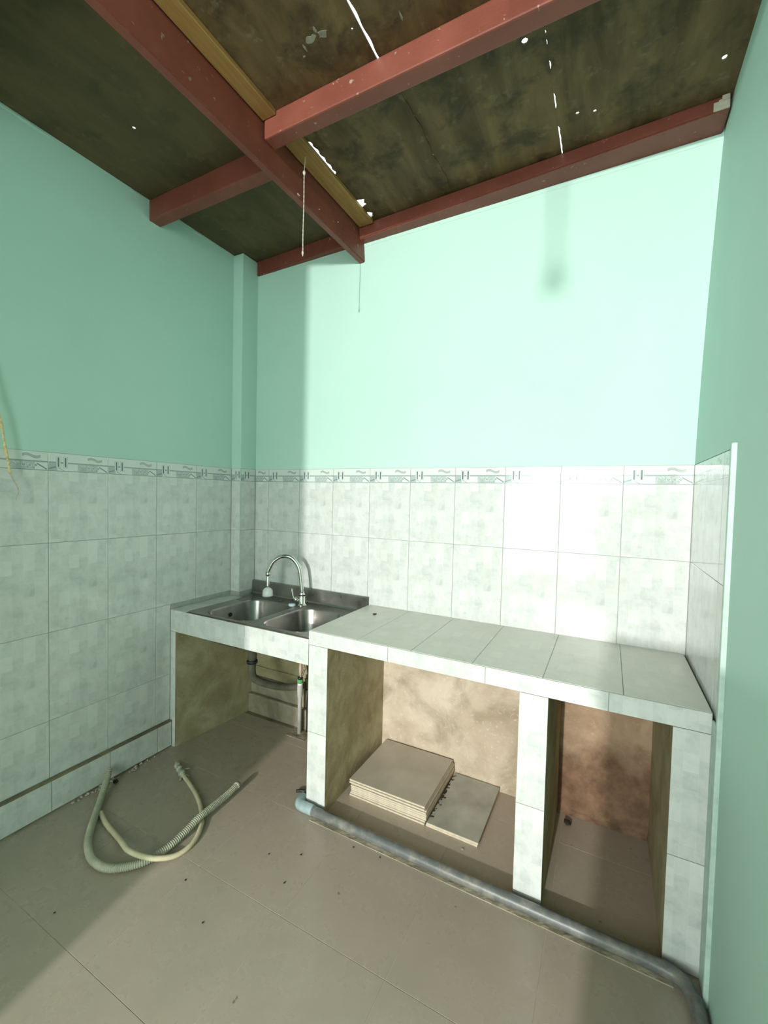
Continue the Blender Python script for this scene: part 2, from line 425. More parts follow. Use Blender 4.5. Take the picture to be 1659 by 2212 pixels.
# ---------------------------------------------------------------- back wall
wb = struct(box('wall_back', (-0.15, 0.0022, -0.1), (2.75, 0.16, 3.05), 'wall_grout'))
box('painted_plaster', (-0.1, 0.0, ZT), (2.70, 0.0022, 2.985), 'mint_paint', wb)
rough_grid('plaster_panel', (1.083, -0.0045, 0.0), (0.84, 0, 0), (0, 0, 0.765), 60, 50, 0.0035, 'plaster_tan', wb, 1, thick=0.0055)
rough_grid('plaster_panel', (2.022, -0.0045, 0.0), (0.39, 0, 0), (0, 0, 0.765), 30, 50, 0.0035, 'plaster_damp', wb, 2, thick=0.0055)
rough_grid('plaster_panel', (0.04, -0.0045, 0.0), (0.94, 0, 0), (0, 0, 0.70), 50, 40, 0.004, 'plaster_olive', wb, 3, thick=0.0055)
XJ = 0.1969
for r in range(2):
    zb = ZT - TH * (r + 1); m = 'border_tile' if r == 0 else 'marble_tile'
    zlo = 0.0 if r == 0 else 0.0
    for i in range(-1, 9):
        x0 = XJ + i * TW; a = max(0.0, 0.0815 - x0); b = min(TW, XW + 0.006 - x0)
        put_tile(wb, m, (x0, 0, zb), 0, a, b, 0.0 if r == 0 else 0.0, TH)
# ---------------------------------------------------------------- left wall with corner pillar
wl = struct(box('wall_left', (-0.16, YF - 0.1, -0.1), (-0.0022, 0.16, 3.05), 'wall_grout'))
box('painted_plaster', (-0.0022, YF, ZT), (0.0, 0.0, 2.985), 'mint_paint', wl)
box('painted_plaster', (-0.0022, YF, 0.0), (-0.0005, -3.42, ZT), 'mint_paint', wl)
PX, PY = 0.081, -0.133
box('pillar_core', (-0.005, PY + 0.0022, 0.0), (PX - 0.0022, 0.005, ZT), 'wall_grout', wl)
box('pillar', (-0.005, PY, ZT), (PX, 0.005, 2.972), 'mint_paint', wl, 0.002)
for r in range(2):
    zb = ZT - TH * (r + 1); m = 'border_tile' if r == 0 else 'marble_tile'
    put_tile(wl, m, (0.0, PY, zb), 0, 0.0, PX)                           # pillar front
    put_tile(wl, m, (PX, PY, zb), PI / 2, 0.0, -PY)                      # pillar side
box('corner_bead', (PX - 0.003, PY - 0.0012, ZT - 0.8), (PX + 0.0012, PY + 0.003, ZT), 'white_trim', wl)
YL = -0.3996
for r in range(4):
    zb = ZT - TH * (r + 1); m = 'border_tile' if r == 0 else 'marble_tile'
    for i in range(-1, 12):
        y0 = YL - (i + 1) * TW
        b = min(TW, PY - y0)
        if i == -1: b = PY - y0
        if r >= 2 : b = min(b, YC - 0.0 - y0)
        if b < 0.03: continue
        z0 = 0.0 if r < 3 else 0.155 - zb
        put_tile(wl, m, (0, y0, zb), PI / 2, 0.0, b, z0, TH)
# projecting skirting course with a cement lip on top
bl = struct(box('baseboard_left', (-0.002, YR, 0.0), (0.0178, YC - 0.002, 0.153), 'dark_mortar'))
for i in range(0, 12):
    y0 = YL - (i + 1) * TW - 0.0; b = min(TW, YC - 0.003 - y0)
    if b < 0.03: continue
    o = put_tile(bl, 'marble_tile', (0.020, y0, 0.008), PI / 2, 0.0, b, 0.0, 0.142)
rough_grid('cement_lip', (0.0, YR, 0.1500), (0.0205, 0, 0.0), (0, -YR + YC, 0.0), 3, 160, 0.002, 'dark_mortar', bl, 5, thick=0.004)

# ---------------------------------------------------------------- right wall
def rwx(z): return XW + 0.006 + (0.042 * ((z - ZT) / 1.3) ** 1.4 if z > ZT else 0.0)
prof = [(rwx(0) + 0.0075, -0.1), (2.75, -0.1), (2.75, 3.05), (rwx(3.05), 3.05)] + [(rwx(z), z) for z in (2.85, 2.65, 2.45, 2.25, 2.05, 1.9, 1.78, 1.68, ZT + 0.001)] + [(rwx(0) + 0.0075, ZT + 0.001)]
wr = struct(prism_y('wall_right', prof, 0.16, YF - 0.1, 'mint_paint'))
for p in wr.data.polygons: p.use_smooth = True
autosmooth(wr, 0.3)
box('painted_plaster', (rwx(0), YF, 0.0), (rwx(0) + 0.0075, -0.655, ZT + 0.0012), 'mint_paint', wr)
box('tile_bed', (rwx(0) + 0.0022, -0.645, 0.0), (rwx(0) + 0.0075, 0.0, ZT), 'wall_grout', wr)
for r in range(2):
    zb = ZT - TH * (r + 1); m = 'border_tile' if r == 0 else 'marble_tile'
    for k, (a, b) in enumerate([(0, TW), (0, TW), (0, 0.12)]):
        put_tile(wr, m, (XW + 0.006, -k * TW - 0.001, zb), -PI / 2, a, b)
box('edge_bead', (XW - 0.007, -0.656, 0.0), (rwx(0) + 0.0075, -0.638, ZT + 0.012), 'white_trim', wr, 0.005, 2)

# ---------------------------------------------------------------- partition behind the camera, doorway open to the long adjoining room
DX0, DX1 = 1.02, 2.07
wf = struct(box('wall_front', (0.0, YR - 0.1, 0.0), (DX0, YR, 3.0), 'mint_paint'))
struct(box('shadow_block_1', (2.04, YR - 0.1, 0.0), (2.50, YR, 1.56), 'mint_paint', None, 0.01))  # unseen half-height block, added to shade the right bay from the lamp
fw = struct(box('wall_far', (-0.15, YF - 0.15, -0.1), (2.75, YF, 3.05), 'mint_paint'))
wi = struct(box('window_1', (0.55, YF + 0.0, 1.78), (1.55, YF + 0.005, 2.72), 'white_trim'))
box('window_frame', (0.50, YF + 0.005, 1.73), (1.60, YF + 0.03, 1.78), 'white_trim', wi)
for k in range(6): box('window_bar', (0.60 + k * 0.165, YF + 0.06, 1.78), (0.615 + k * 0.165, YF + 0.075, 2.72), 'iron_bar', wi)
for k in range(4): box('window_bar', (0.55, YF + 0.06, 1.95 + k * 0.2), (1.55, YF + 0.075, 1.962 + k * 0.2), 'iron_bar', wi)

# ---------------------------------------------------------------- ceiling boards
ce = struct(box('ceiling', (-0.15, YF - 0.1, ZB + 0.0), (2.75, -2.36, ZB + 0.05), 'stained_board'))
def board(xl, xr, y0, y1, holes=(), dy=0.03, z=ZB, t=0.0045):
    """one sheet; xl/xr are functions of y; holes = (x, y, r) are real openings"""
    ys = set([y0, y1]); n = max(1, int(abs(y1 - y0) / dy))
    for k in range(n): ys.add(round(y0 + (y1 - y0) * k / n, 5))
    for hx, hy, hr in holes:
        ys = {q for q in ys if not (hy - hr - 0.004 < q < hy + hr + 0.004)}; ys |= {hy - hr, hy + hr}
    ys = sorted(ys); cuts = sorted({c for hx, hy, hr in holes for c in (hx - hr, hx + hr)})
    vs = []; fs = []; nx = len(cuts) + 2; ny = len(ys)
    for zz in (z, z + t):
        for y in ys:
            for c in [xl(y)] + cuts + [xr(y)]: vs.append((c, y, zz))
    off = nx * ny; open_cells = {}
    for hx, hy, hr in holes:
        i = 1 + cuts.index(hx - hr); j = ys.index(hy - hr); open_cells[(i, j)] = (hx, hy, hr)
    for j in range(ny - 1):
        for i in range(nx - 1):
            a, b, c, d = j*nx+i, j*nx+i+1, (j+1)*nx+i+1, (j+1)*nx+i
            if (i, j) in open_cells:
                hx, hy, hr = open_cells[(i, j)]; rings = []
                for lv, zz in ((0, z), (off, z + t)):
                    base = len(vs); ring = []
                    for k in range(8):
                        an = -PI * 0.75 - PI / 8 + k * PI / 4
                        rr = hr * random.uniform(0.72, 0.98)
                        if lv: rr = rings[0][1][k]
                        ring.append(rr); vs.append((hx + rr * math.cos(an), hy + rr * math.sin(an), zz))
                    rings.append((base, ring)); q = [a + lv, b + lv, c + lv, d + lv]
                    for k in range(4):
                        o0, o1, o2 = base + 2*k, base + 2*k + 1, base + (2*k + 2) % 8
                        fs.append((q[k], q[(k+1) % 4], o2, o1)); fs.append((q[k], o1, o0))
                b0, b1 = rings[0][0], rings[1][0]
                for k in range(8): fs.append((b0+k, b0+(k+1) % 8, b1+(k+1) % 8, b1+k))
            else:
                fs.append((a, b, c, d)); fs.append((a+off, d+off, c+off, b+off))
    for i in range(nx - 1):
        fs.append((i, i+1, i+1+off, i+off)); r = (ny-1)*nx; fs.append((r+i, r+i+1, r+i+1+off, r+i+off))
    for j in range(ny - 1):
        fs.append((j*nx, (j+1)*nx, (j+1)*nx+off, j*nx+off)); e = nx - 1
        fs.append((j*nx+e, (j+1)*nx+e, (j+1)*nx+e+off, j*nx+e+off))
    link('board', me_new('board', vs, fs), 'stained_board', ce)
K = lambda v: (lambda y: v)
def wob(v, a, s): return lambda y: v + a * math.sin(y * 23 + s) + a * 0.6 * math.sin(y * 61 + s * 2)
def segs(base, lst, side, mw=0.0):       # gap widths along a seam
    def f(y):
        wdt = mw
        for a, b, q in lst:
            if a <= y <= b: wdt = q * (0.85 + 0.15 * math.sin((y - a) * 130)) * min(1, (y - a) / 0.012 + 0.05, (b - y) / 0.012 + 0.05)
        return base + side * wdt
    return f
e1 = wob(0.445, 0.0015, 1); YM = -0.775
board(K(-0.02), e1, YM, 0.02); board(e1, K(0.965), YM, 0.02)
sl = segs(0.965, [(-0.64, -0.42, 0.026), (-0.235, -0.17, 0.052), (-0.13, -0.075, 0.040)], 1, 0.0)
b1 = wob(1.440, 0.004, 0); board(sl, b1, YM, 0.02, dy=0.012)
g2 = segs(1.943, [(-0.25, -0.085, 0.0065), (-0.41, -0.335, 0.0055), (-0.545, -0.505, 0.005), (-0.655, -0.635, 0.004), (-0.62, -0.60, 0.005)], 1)
board(b1, K(1.943), YM, 0.02, holes=[(1.878, -0.642, 0.0115)], z=ZB + 0.003)
board(g2, K(2.445), YM, 0.02, holes=[(2.017, -0.279, 0.0075), (2.078, -0.260, 0.0075)], dy=0.01)
board(K(2.445), K(2.62), YM, 0.02, holes=[(2.475, -0.292, 0.010)])
board(K(-0.02), wob(0.40, 0.001, 3), -2.4, YM, holes=[(0.362 - 0.06 + 0.06, -1.012, 0.0085)])
board(wob(0.40, 0.001, 3), K(0.957), -2.4, YM)
board(segs(0.957, [(-0.95, -0.80, 0.003)], 1), segs(1.412, [(-2.4, -0.79, 0.0)], 1), -2.4, YM, dy=0.01, holes=[(1.385, -0.93, 0.0045)])
board(lambda y: 1.412 + (0.0095 + 0.002 * math.sin(y * 70)), K(1.93), -2.4, YM, dy=0.01)
board(K(1.93), K(2.62), -2.4, YM)
# pale scuffs where the sheet has delaminated
for (x, y, a, b) in [(1.245, -0.965, 0.024, 0.012), (1.292, -0.962, 0.020, 0.013), (1.210, -0.952, 0.005, 0.012), (1.275, -0.985, 0.006, 0.012), (1.19, -0.93, 0.006, 0.004), (1.545, -0.895, 0.004, 0.018)]:
    n = 14; base = [(x + a * math.cos(k * 2 * PI / n) * random.uniform(.55, 1.15), y + b * math.sin(k * 2 * PI / n) * random.uniform(.5, 1.2)) for k in range(n)]
    vs = [(p, q, ZB - 0.0008) for p, q in base] + [(p, q, ZB + 0.001) for p, q in base]
    fs = [tuple(range(n)), tuple(range(2 * n - 1, n - 1, -1))] + [(k, (k+1) % n, n+(k+1) % n, n+k) for k in range(n)]
    link('peeled_patch', me_new('peeled_patch', vs, fs), 'bare_sheet', ce)
# torn plaster lip where the left wall meets the boards
rough_grid('plaster_lip', (0.0, -1.9, 2.957), (0, 1.76, 0), (0, 0, 0.017), 150, 2, 0.006, 'mint_paint', wl, 12, 0.004, 14)

# ---------------------------------------------------------------- roof timbers
t = thing('wall_beam', 'dark red painted beam along the top of the back wall', 'beam', (1.3, -0.04, 2.90))
def fy(x): return -0.014 - 0.046 * max(0, x - 0.1)
xs = (0.083, 2.527); zb_ = (2.884, 2.922)
o = hexa('beam_timber', [(xs[0], fy(xs[0]), zb_[0]), (xs[1], fy(xs[1]), zb_[1]), (xs[1], 0.07, zb_[1]), (xs[0], 0.07, zb_[0]),
    (xs[0], fy(xs[0]), ZB - 0.001), (xs[1], fy(xs[1]), ZB - 0.001), (xs[1], 0.07, ZB - 0.001), (xs[0], 0.07, ZB - 0.001)], 'red_timber', None, 0.004); part(o, t)
for (x0, dx, z0, dz) in [(2.475, 0.05, 2.925, 0.03), (2.50, 0.024, 2.955, 0.018), (2.49, 0.012, 2.94, 0.02)]:
    o = box('mortar_smear', (x0, fy(x0) - 0.006, z0), (min(x0 + dx, 2.525), fy(x0) + 0.004, z0 + dz), 'crumb', None, 0.003, 2); part(o, t)
# ragged plaster edge under the beam
rough_grid('plaster_edge', (0.085, -0.0015, 2.868), (2.43, 0, 0.030), (0, 0, 0.02), 120, 2, 0.003, 'mint_paint', wb, 9, thick=0.004, freq=16)

t = thing('ceiling_joist', 'long dark red joist running from the back wall toward the camera', 'beam', (0.877, -1.2, 2.79))
o = hexa('joist_timber', [(0.858, -3.35, 2.79), (0.895, -3.35, 2.79), (0.897, 0.003, 2.792), (0.860, 0.003, 2.792),
    (0.852, -3.35, ZB - 0.001), (0.885, -3.35, ZB - 0.001), (0.885, 0.003, ZB - 0.001), (0.852, 0.003, ZB - 0.001)], 'red_timber', None, 0.004); part(o, t)
for (y, z, q) in [(-0.60, 2.80, 0.006), (-0.28, 2.86, 0.003), (-0.44, 2.83, 0.0025)]:
    o = box('paint_chip', (0.8945, y, z), (0.8985, y + q * 2.4, z + q), 'crumb', None, 0.001); part(o, t)

t = thing('cross_beam', 'bright red cross beam running left to right under the ceiling boards', 'beam', (1.3, -0.78, 2.88))
o = box('beam_timber', (0.8985, -0.815, 2.882), (2.53, -0.752, ZB - 0.001), 'red_timber', None, 0.006, 2); part(o, t)
o = box('beam_timber', (0.0, -0.705, 2.868), (0.8545, -0.640, ZB - 0.001), 'red_timber', None, 0.006, 2); part(o, t)
bmq = thing('second_cross_beam', 'dark red cross beam nearer the camera at the top left corner', 'beam', (0.45, -1.55, 2.88))
o = box('beam_timber', (0.0, -1.60, 2.885), (0.851, -1.54, ZB - 0.001), 'red_timber', None, 0.006, 2); part(o, bmq)
bmq = thing('roof_batten', 'bare yellowish timber batten beside the red joist', 'beam', (0.93, -1.0, 2.95))
o = box('batten_timber', (0.893, -0.751, 2.953), (0.982, -0.062, 2.9745), 'yellow_timber', None, 0.003); part(o, bmq)
o = box('batten_timber', (0.893, -3.3, 2.953), (0.962, -0.816, 2.9745), 'yellow_timber', None, 0.003); part(o, bmq)
# mortar packed round the left beam end
rough_grid('mortar_patch', (0.0002, -0.74, 2.855), (0, 0.13, 0), (0, 0, 0.035), 10, 4, 0.004, 'mint_paint', wl, 4, thick=0.003, freq=22)

# ---------------------------------------------------------------- counters
wc = thing('worktop_counter', 'long waist high masonry counter faced with pale marble tiles', 'counter', (1.7, -0.28, 0.0))
ZC, ZCB = 0.830, 0.764
def pb(name, a, b, mat, th, bev=0.0, segs=1):
    return part(box(name, a, b, mat, None, bev, segs), th)
pb('slab_core', (0.985, YC + 0.0024, ZCB + 0.001), (XW, -0.0005, ZC - 0.0014), 'wall_grout', wc)
def flat_tile(th, mat, x0, x1, y0, y1, z, t=0.0026):      # lying tile, local x across, local z toward the wall
    o = put_tile(th, mat, (x0 - th.location[0], y0 - th.location[1], z - th.location[2]), 0, 0.0, x1 - x0, 0.0, y1 - y0, t)
    o.rotation_euler = (-PI / 2, 0, 0); o.location[1] = y0 - th.location[1]
    return o
# laid on top: two rows deep (0.40 + remainder), joints from the photograph
xt = [0.9780, 1.235, 1.490, 1.745, 2.000, 2.250, XW]
for i in range(6):
    flat_tile(wc, 'counter_tile', xt[i], xt[i+1], YC + 0.004, -0.0008, ZC)
xfj = [0.978, 1.388, 1.798, 2.208, XW]
def face_tile(th, mat, x0, x1, z0, z1, y=YC, ox=0.0, oz=0.0):
    o = put_tile(th, mat, (x0 - ox - th.location[0], y - th.location[1], z0 - oz - th.location[2]), 0, ox, ox + (x1 - x0), oz, oz + (z1 - z0))
    return o
for i in range(4):
    face_tile(wc, 'marble_tile', xfj[i], xfj[i+1], ZCB, ZC - 0.001, oz=0.04 * i)
# exposed left end of the raised slab
o = pb('slab_end', (0.9765, YC + 0.002, ZCB), (0.9848, -0.001, ZC - 0.0024), 'marble_tile', wc)
def divider(th, x0, x1, top, mat_l, mat_r, sd):
    pb('divider_core', (x0 + 0.006, YC + 0.0024, 0.0), (x1 - 0.006, -0.002, top), 'mortar', th)
    if mat_l:
        o = rough_grid('divider_face', (x0 + 0.0005, -0.001, 0.0), (0, YC + 0.0034, 0), (0, 0, top), 40, 50, 0.0025, mat_l, None, sd, 0.006); part(o, th)
    if mat_r:
        o = rough_grid('divider_face', (x1 - 0.0005, YC + 0.0024, 0.0), (0, -YC - 0.0034, 0), (0, 0, top), 40, 50, 0.0025, mat_r, None, sd + 1, 0.006); part(o, th)
divider(wc, 0.9775, 1.083, ZCB, 'plaster_olive', 'plaster_olive', 10)
divider(wc, 1.923, 2.022, ZCB, 'plaster_tan', 'plaster_olive', 12)
divider(wc, 2.386, XW + 0.006, ZCB, 'plaster_olive', None, 14)
for (a, b) in ((0.9775, 1.084), (1.923, 2.023), (2.385, XW)):
    face_tile(wc, 'marble_tile', a, b, 0.356, ZCB, ox=0.05)
    face_tile(wc, 'marble_tile', a, b, 0.0, 0.356, ox=0.1, oz=0.02)
pb('corner_bead', (XW - 0.002, YC - 0.066, 0.0), (XW + 0.006, YC, ZC - 0.02), 'white_trim', wc, 0.002)

ZS, ZSB = 0.789, 0.664
skc = thing('sink_counter', 'lower tiled masonry counter holding the sink in the corner', 'counter', (0.5, -0.28, 0.0))
# slab ring around the sink opening
for a, b in [((0.0, YC + 0.0024, ZSB), (0.165, -0.135, ZS - 0.0024)), ((0.165, YC + 0.0024, ZSB), (0.976, YC + 0.035, ZS - 0.0024)),
             ((0.165, -0.09, ZSB), (0.976, -0.001, ZS - 0.0024)), ((0.95, YC + 0.035, ZSB), (0.976, -0.09, ZS - 0.0024))]:
    pb('slab_core', a, b, 'mortar', skc)
flat_tile(skc, 'marble_tile', 0.0, 0.122, YC + 0.004, -0.134, ZS)
o = face_tile(skc, 'marble_tile', 0.0, 0.569, ZSB, ZS - 0.001); face_tile(skc, 'marble_tile', 0.569, 0.9772, ZSB, ZS - 0.001, oz=0.1)
o = rough_grid('front_mortar_edge', (0.10, YC + 0.002, ZS - 0.0035), (0.876, 0, 0), (0, 0.028, 0), 110, 4, 0.0022, 'mortar', None, 21, 0.005, 40); part(o, skc)
pb('divider_core', (0.0005, YC + 0.0024, 0.0), (0.038, -0.134, ZSB), 'mortar', skc)
o = rough_grid('divider_face', (0.0425, YC + 0.0024, 0.0), (0.058, -YC - 0.0034, 0), (0, 0, ZSB), 40, 50, 0.0025, 'plaster_olive', None, 31, 0.006); part(o, skc)
face_tile(skc, 'marble_tile', 0.0, 0.044, 0.0, ZSB, ox=0.02)
o = box('dark_gap_strip', (0.045, -0.085, 0.0), (0.62, -0.058, 0.0012), 'dark_mortar', None); part(o, skc)  # flat dark strip: the recess's darkness put into colour

# stepped cement ledges behind the sink
for (a, b, nm) in [((0.095, -0.058, 0.0), (0.60, 0.0, 0.125), 0), ((0.095, -0.034, 0.125), (0.62, 0.0, 0.235), 1), ((0.095, -0.016, 0.235), (0.60, 0.0, 0.30), 2)]:
    o = box('cement_ledge', a, b, 'mortar' if nm < 2 else 'plaster_olive', None, 0.008, 2); part(o, skc)

# ---------------------------------------------------------------- stainless double sink
sink = thing('kitchen_sink', 'stainless steel double bowl sink with raised back edge', 'sink', (0.55, -0.3, ZS))
def rrect(x0, x1, y0, y1, r, n=8):
    pts = []
    for cx, cy, a0 in ((x1 - r, y1 - r, 0), (x0 + r, y1 - r, PI/2), (x0 + r, y0 + r, PI), (x1 - r, y0 + r, 1.5*PI)):
        for k in range(n + 1):
            a = a0 + k / n * PI / 2; pts.append((cx + r * math.cos(a), cy + r * math.sin(a)))
    return pts
B1 = (0.205, 0.565, -0.535, -0.125); B2 = (0.610, 0.925, -0.530, -0.125)
def deck_mesh():
    bm = bmesh.new(); zt = ZS + 0.0035
    outer = rrect(0.128, 0.9755, -0.556, -0.036, 0.018, 5)
    ov = [bm.verts.new((x, y, zt)) for x, y in outer]; es = [bm.edges.new((ov[i], ov[(i+1) % len(ov)])) for i in range(len(ov))]
    for B in (B1, B2):
        hv = [bm.verts.new((x, y, zt)) for x, y in rrect(*B, 0.085)]
        es += [bm.edges.new((hv[i], hv[(i+1) % len(hv)])) for i in range(len(hv))]
    bmesh.ops.triangle_fill(bm, use_beauty=True, use_dissolve=False, edges=es)
    # drop any fill inside the bowls
    for f in list(bm.faces):
        c = f.calc_center_median()
        for B in (B1, B2):
            r = 0.085; x0, x1, y0, y1 = B
            dx = max(x0 + r - c.x, c.x - (x1 - r), 0); dy = max(y0 + r - c.y, c.y - (y1 - r), 0)
            if math.hypot(dx, dy) < r - 0.002 and x0 < c.x < x1 and y0 < c.y < y1:
                bm.faces.remove(f); break
    ex = bmesh.ops.extrude_face_region(bm, geom=list(bm.faces))
    bmesh.ops.translate(bm, verts=[v for v in ex['geom'] if isinstance(v, bmesh.types.BMVert)], vec=(0, 0, -0.0035))
    bmesh.ops.recalc_face_normals(bm, faces=bm.faces)
    me = bpy.data.meshes.new('deck'); bm.to_mesh(me); bm.free(); return me
part(link('deck', deck_mesh(), 'stainless_steel'), sink)
def bowl(B):
    x0, x1, y0, y1 = B; prof = [(0.0, 0.0035, .085), (0.003, 0.0005, .085), (0.006, -0.01, .083), (0.016, -0.13, .075), (0.028, -0.158, .068), (0.055, -0.170, .05), (0.11, -0.173, .03)]
    vs = []; fs = []; n = None
    for ins, dz, r in prof:
        p = rrect(x0 + ins, x1 - ins, y0 + ins, y1 - ins, r); n = len(p); vs += [(x, y, ZS + dz) for x, y in p]
    for i in range(len(prof) - 1):
        for k in range(n): fs.append((i*n+k, i*n+(k+1) % n, (i+1)*n+(k+1) % n, (i+1)*n+k))
    fs.append(tuple((len(prof)-1)*n + k for k in range(n)))
    me = bpy.data.meshes.new('bowl'); me.from_pydata(vs, [], fs)
    me.polygons.foreach_set('use_smooth', [True] * len(me.polygons)); me.update()
    o = link('bowl', me, 'stainless_steel'); md = o.modifiers.new('solid', 'SOLIDIFY'); md.thickness = 0.0012; md.offset = 1
    part(o, sink)
    cx, cy = (x0 + x1) / 2, (y0 + y1) / 2
    s = lathe('drain_strainer', [(0.0415, 0.0), (0.040, 0.003), (0.030, 0.0015), (0.026, -0.008), (0.004, -0.010)], 'chrome', None, 24, (cx, cy, ZS - 0.1745)); part(s, sink); return s
bowl(B1); bowl(B2)
o = lathe('overflow_hole', [(0.013, 0), (0.012, 0.003), (0.006, 0.0035)], 'black_rubber', None, 18, (0.217, -0.33, ZS - 0.055), Matrix.Rotation(PI/2, 4, 'Y')); part(o, sink)
# raised back edge: one folded sheet
pf = [(-0.0365, ZS + 0.0036), (-0.030, ZS + 0.006), (-0.0235, ZS + 0.014), (-0.020, ZS + 0.083), (-0.017, ZS + 0.090), (-0.006, ZS + 0.091), (-0.006, ZS + 0.088), (-0.0155, ZS + 0.087), (-0.017, ZS + 0.08), (-0.0205, ZS + 0.012), (-0.029, ZS + 0.002), (-0.0365, ZS + 0.0006)]
n = len(pf); vs = [(0.083, y, z) for y, z in pf] + [(0.9755, y, z - 0.005) for y, z in pf]
fs = [tuple(range(n)), tuple(range(2*n-1, n-1, -1))] + [(i, (i+1) % n, n+(i+1) % n, n+i) for i in range(n)]
part(link('back_edge', me_new('back_edge', vs, fs), 'stainless_steel'), sink)

# ---------------------------------------------------------------- tap
tap = thing('kitchen_tap', 'chrome swan neck mixer tap with white spray head', 'tap', (0.575, -0.112, ZS + 0.0036))
zt0 = ZS + 0.0036
part(lathe('tap_body', [(0.027, 0), (0.027, 0.004), (0.022, 0.008), (0.0185, 0.012), (0.0185, 0.058), (0.016, 0.066), (0.013, 0.075), (0.012, 0.08)], 'chrome', None, 28, (0.575, -0.112, zt0)), tap)
part(lathe('collar', [(0.0192, 0), (0.0197, 0.002), (0.0197, 0.006), (0.0192, 0.008)], 'black_rubber', None, 28, (0.575, -0.112, zt0 + 0.058)), tap)
neck = [(0.575, -0.112, zt0 + 0.075), (0.565, -0.114, zt0 + 0.17), (0.550, -0.120, zt0 + 0.235), (0.512, -0.136, zt0 + 0.283), (0.460, -0.158, zt0 + 0.292), (0.412, -0.178, zt0 + 0.262), (0.385, -0.190, zt0 + 0.212), (0.379, -0.193, zt0 + 0.190)]
part(tube('spout', neck, 0.0118, 'chrome', None, 20, 0.006), tap)
part(lathe('swivel_ring', [(0.0105, 0), (0.0145, 0.003), (0.0145, 0.018), (0.0118, 0.021)], 'chrome', None, 24, (0.379, -0.193, zt0 + 0.170)), tap)
sh = lathe('spray_head', [(0.0100, 0.100), (0.0115, 0.098), (0.0215, 0.092), (0.0290, 0.080), (0.0310, 0.058), (0.0320, 0.050), (0.0290, 0.047), (0.012, 0.047)], 'white_plastic', None, 30, (0.379, -0.193, zt0)); part(sh, tap)
part(tube('spray_stem', [(0.379, -0.193, zt0 + 0.172), (0.379, -0.193, zt0 + 0.135), (0.379, -0.193, zt0 + 0.097)], lambda q, l: 0.0080 + 0.0032 * q, 'chrome', None, 18, 0.01), tap)
part(tube('handle_hub', [(0.556, -0.118, zt0 + 0.036), (0.522, -0.129, zt0 + 0.036)], 0.0135, 'chrome', None, 20, 0.02), tap)
part(tube('lever', [(0.524, -0.128, zt0 + 0.042), (0.518, -0.130, zt0 + 0.065), (0.512, -0.132, zt0 + 0.098)], lambda q, l: 0.0042 + 0.001 * q, 'chrome', None, 12, 0.01), tap)
part(lathe('aerator_cap', [(0.020, 0), (0.021, 0.003), (0.020, 0.012), (0.010, 0.014)], 'pale_blue_plastic', None, 24, (0.533, -0.152, zt0)), tap)

# ---------------------------------------------------------------- plumbing under the sink
dr = thing('sink_drain', 'grey trap and bent waste pipe hanging under the sink', 'pipe', (0.40, -0.31, 0.60))
cx, cy = 0.385, -0.33
part(lathe('drain_cup', [(0.045, 0.60), (0.045, 0.585), (0.030, 0.565), (0.026, 0.555), (0.026, 0.50)], 'grimy_pvc', None, 24, (0.395, -0.33, 0.005)), dr)
part(lathe('slip_nut', [(0.029, 0), (0.031, 0.003), (0.031, 0.016), (0.029, 0.019)], 'black_rubber', None, 18, (0.395, -0.33, 0.478)), dr)
part(tube('waste_pipe', [(0.395, -0.33, 0.50), (0.395, -0.33, 0.43), (0.398, -0.315, 0.385), (0.42, -0.25, 0.335), (0.46, -0.15, 0.285), (0.51, -0.07, 0.265), (0.53, -0.018, 0.262)], lambda q, l: 0.021 + 0.0012 * math.sin(l * 900), 'grimy_pvc', None, 16, 0.0017), dr)
sp = thing('supply_pipe', 'upright grey water pipe with green band under the sink', 'pipe', (0.563, -0.10, 0.0))
part(lathe('pipe', [(0.0125, 0.0), (0.0125, 0.22), (0.016, 0.235), (0.0175, 0.27), (0.0175, 0.300)], 'pale_grey_pvc', None, 20, (0.563, -0.10, 0)), sp)
part(lathe('white_collar', [(0.0150, 0.300), (0.0160, 0.302), (0.0160, 0.312), (0.0140, 0.314)], 'white_plastic', None, 20, (0.563, -0.10, 0)), sp)
part(lathe('green_collar', [(0.0165, 0.314), (0.0180, 0.316), (0.0180, 0.334), (0.0165, 0.336)], 'green_band', None, 20, (0.563, -0.10, 0)), sp)
part(lathe('black_nut', [(0.0150, 0.336), (0.0160, 0.338), (0.0160, 0.348), (0.0140, 0.350)], 'black_rubber', None, 8, (0.563, -0.10, 0)), sp)
hs = lathe('valve_handle', [(0.006, 0.348), (0.013, 0.362), (0.019, 0.385), (0.020, 0.405), (0.016, 0.428), (0.010, 0.440), (0.004, 0.444)], 'pink_plastic', None, 20, (0, 0, 0))
hs.data.transform(Matrix.Scale(0.55, 4, (0.8, 0.6, 0))); hs.data.transform(Matrix.Translation((0.565, -0.10, 0))); part(hs, sp)
part(tube('braided_hose', [(0.565, -0.095, 0.34), (0.590, -0.085, 0.42), (0.592, -0.085, 0.52), (0.577, -0.10, 0.62), (0.575, -0.11, 0.76)], 0.006, 'chrome', None, 10), sp)
o = rough_grid('mortar_pad', (0.500, -0.155, 0.004), (0.14, 0, 0), (0, 0.10, 0), 12, 10, 0.004, 'mortar', None, 40, 0.0038, 30); part(o, sp)
bh = tag(tube('black_hose', [(0.625, -0.045, 0.50), (0.618, -0.05, 0.36), (0.610, -0.05, 0.30), (0.612, -0.075, 0.18), (0.618, -0.08, 0.08), (0.62, -0.085, 0.02)], 0.0155, 'black_rubber'), 'thick black hose standing behind the grey pipe under the sink', 'hose')

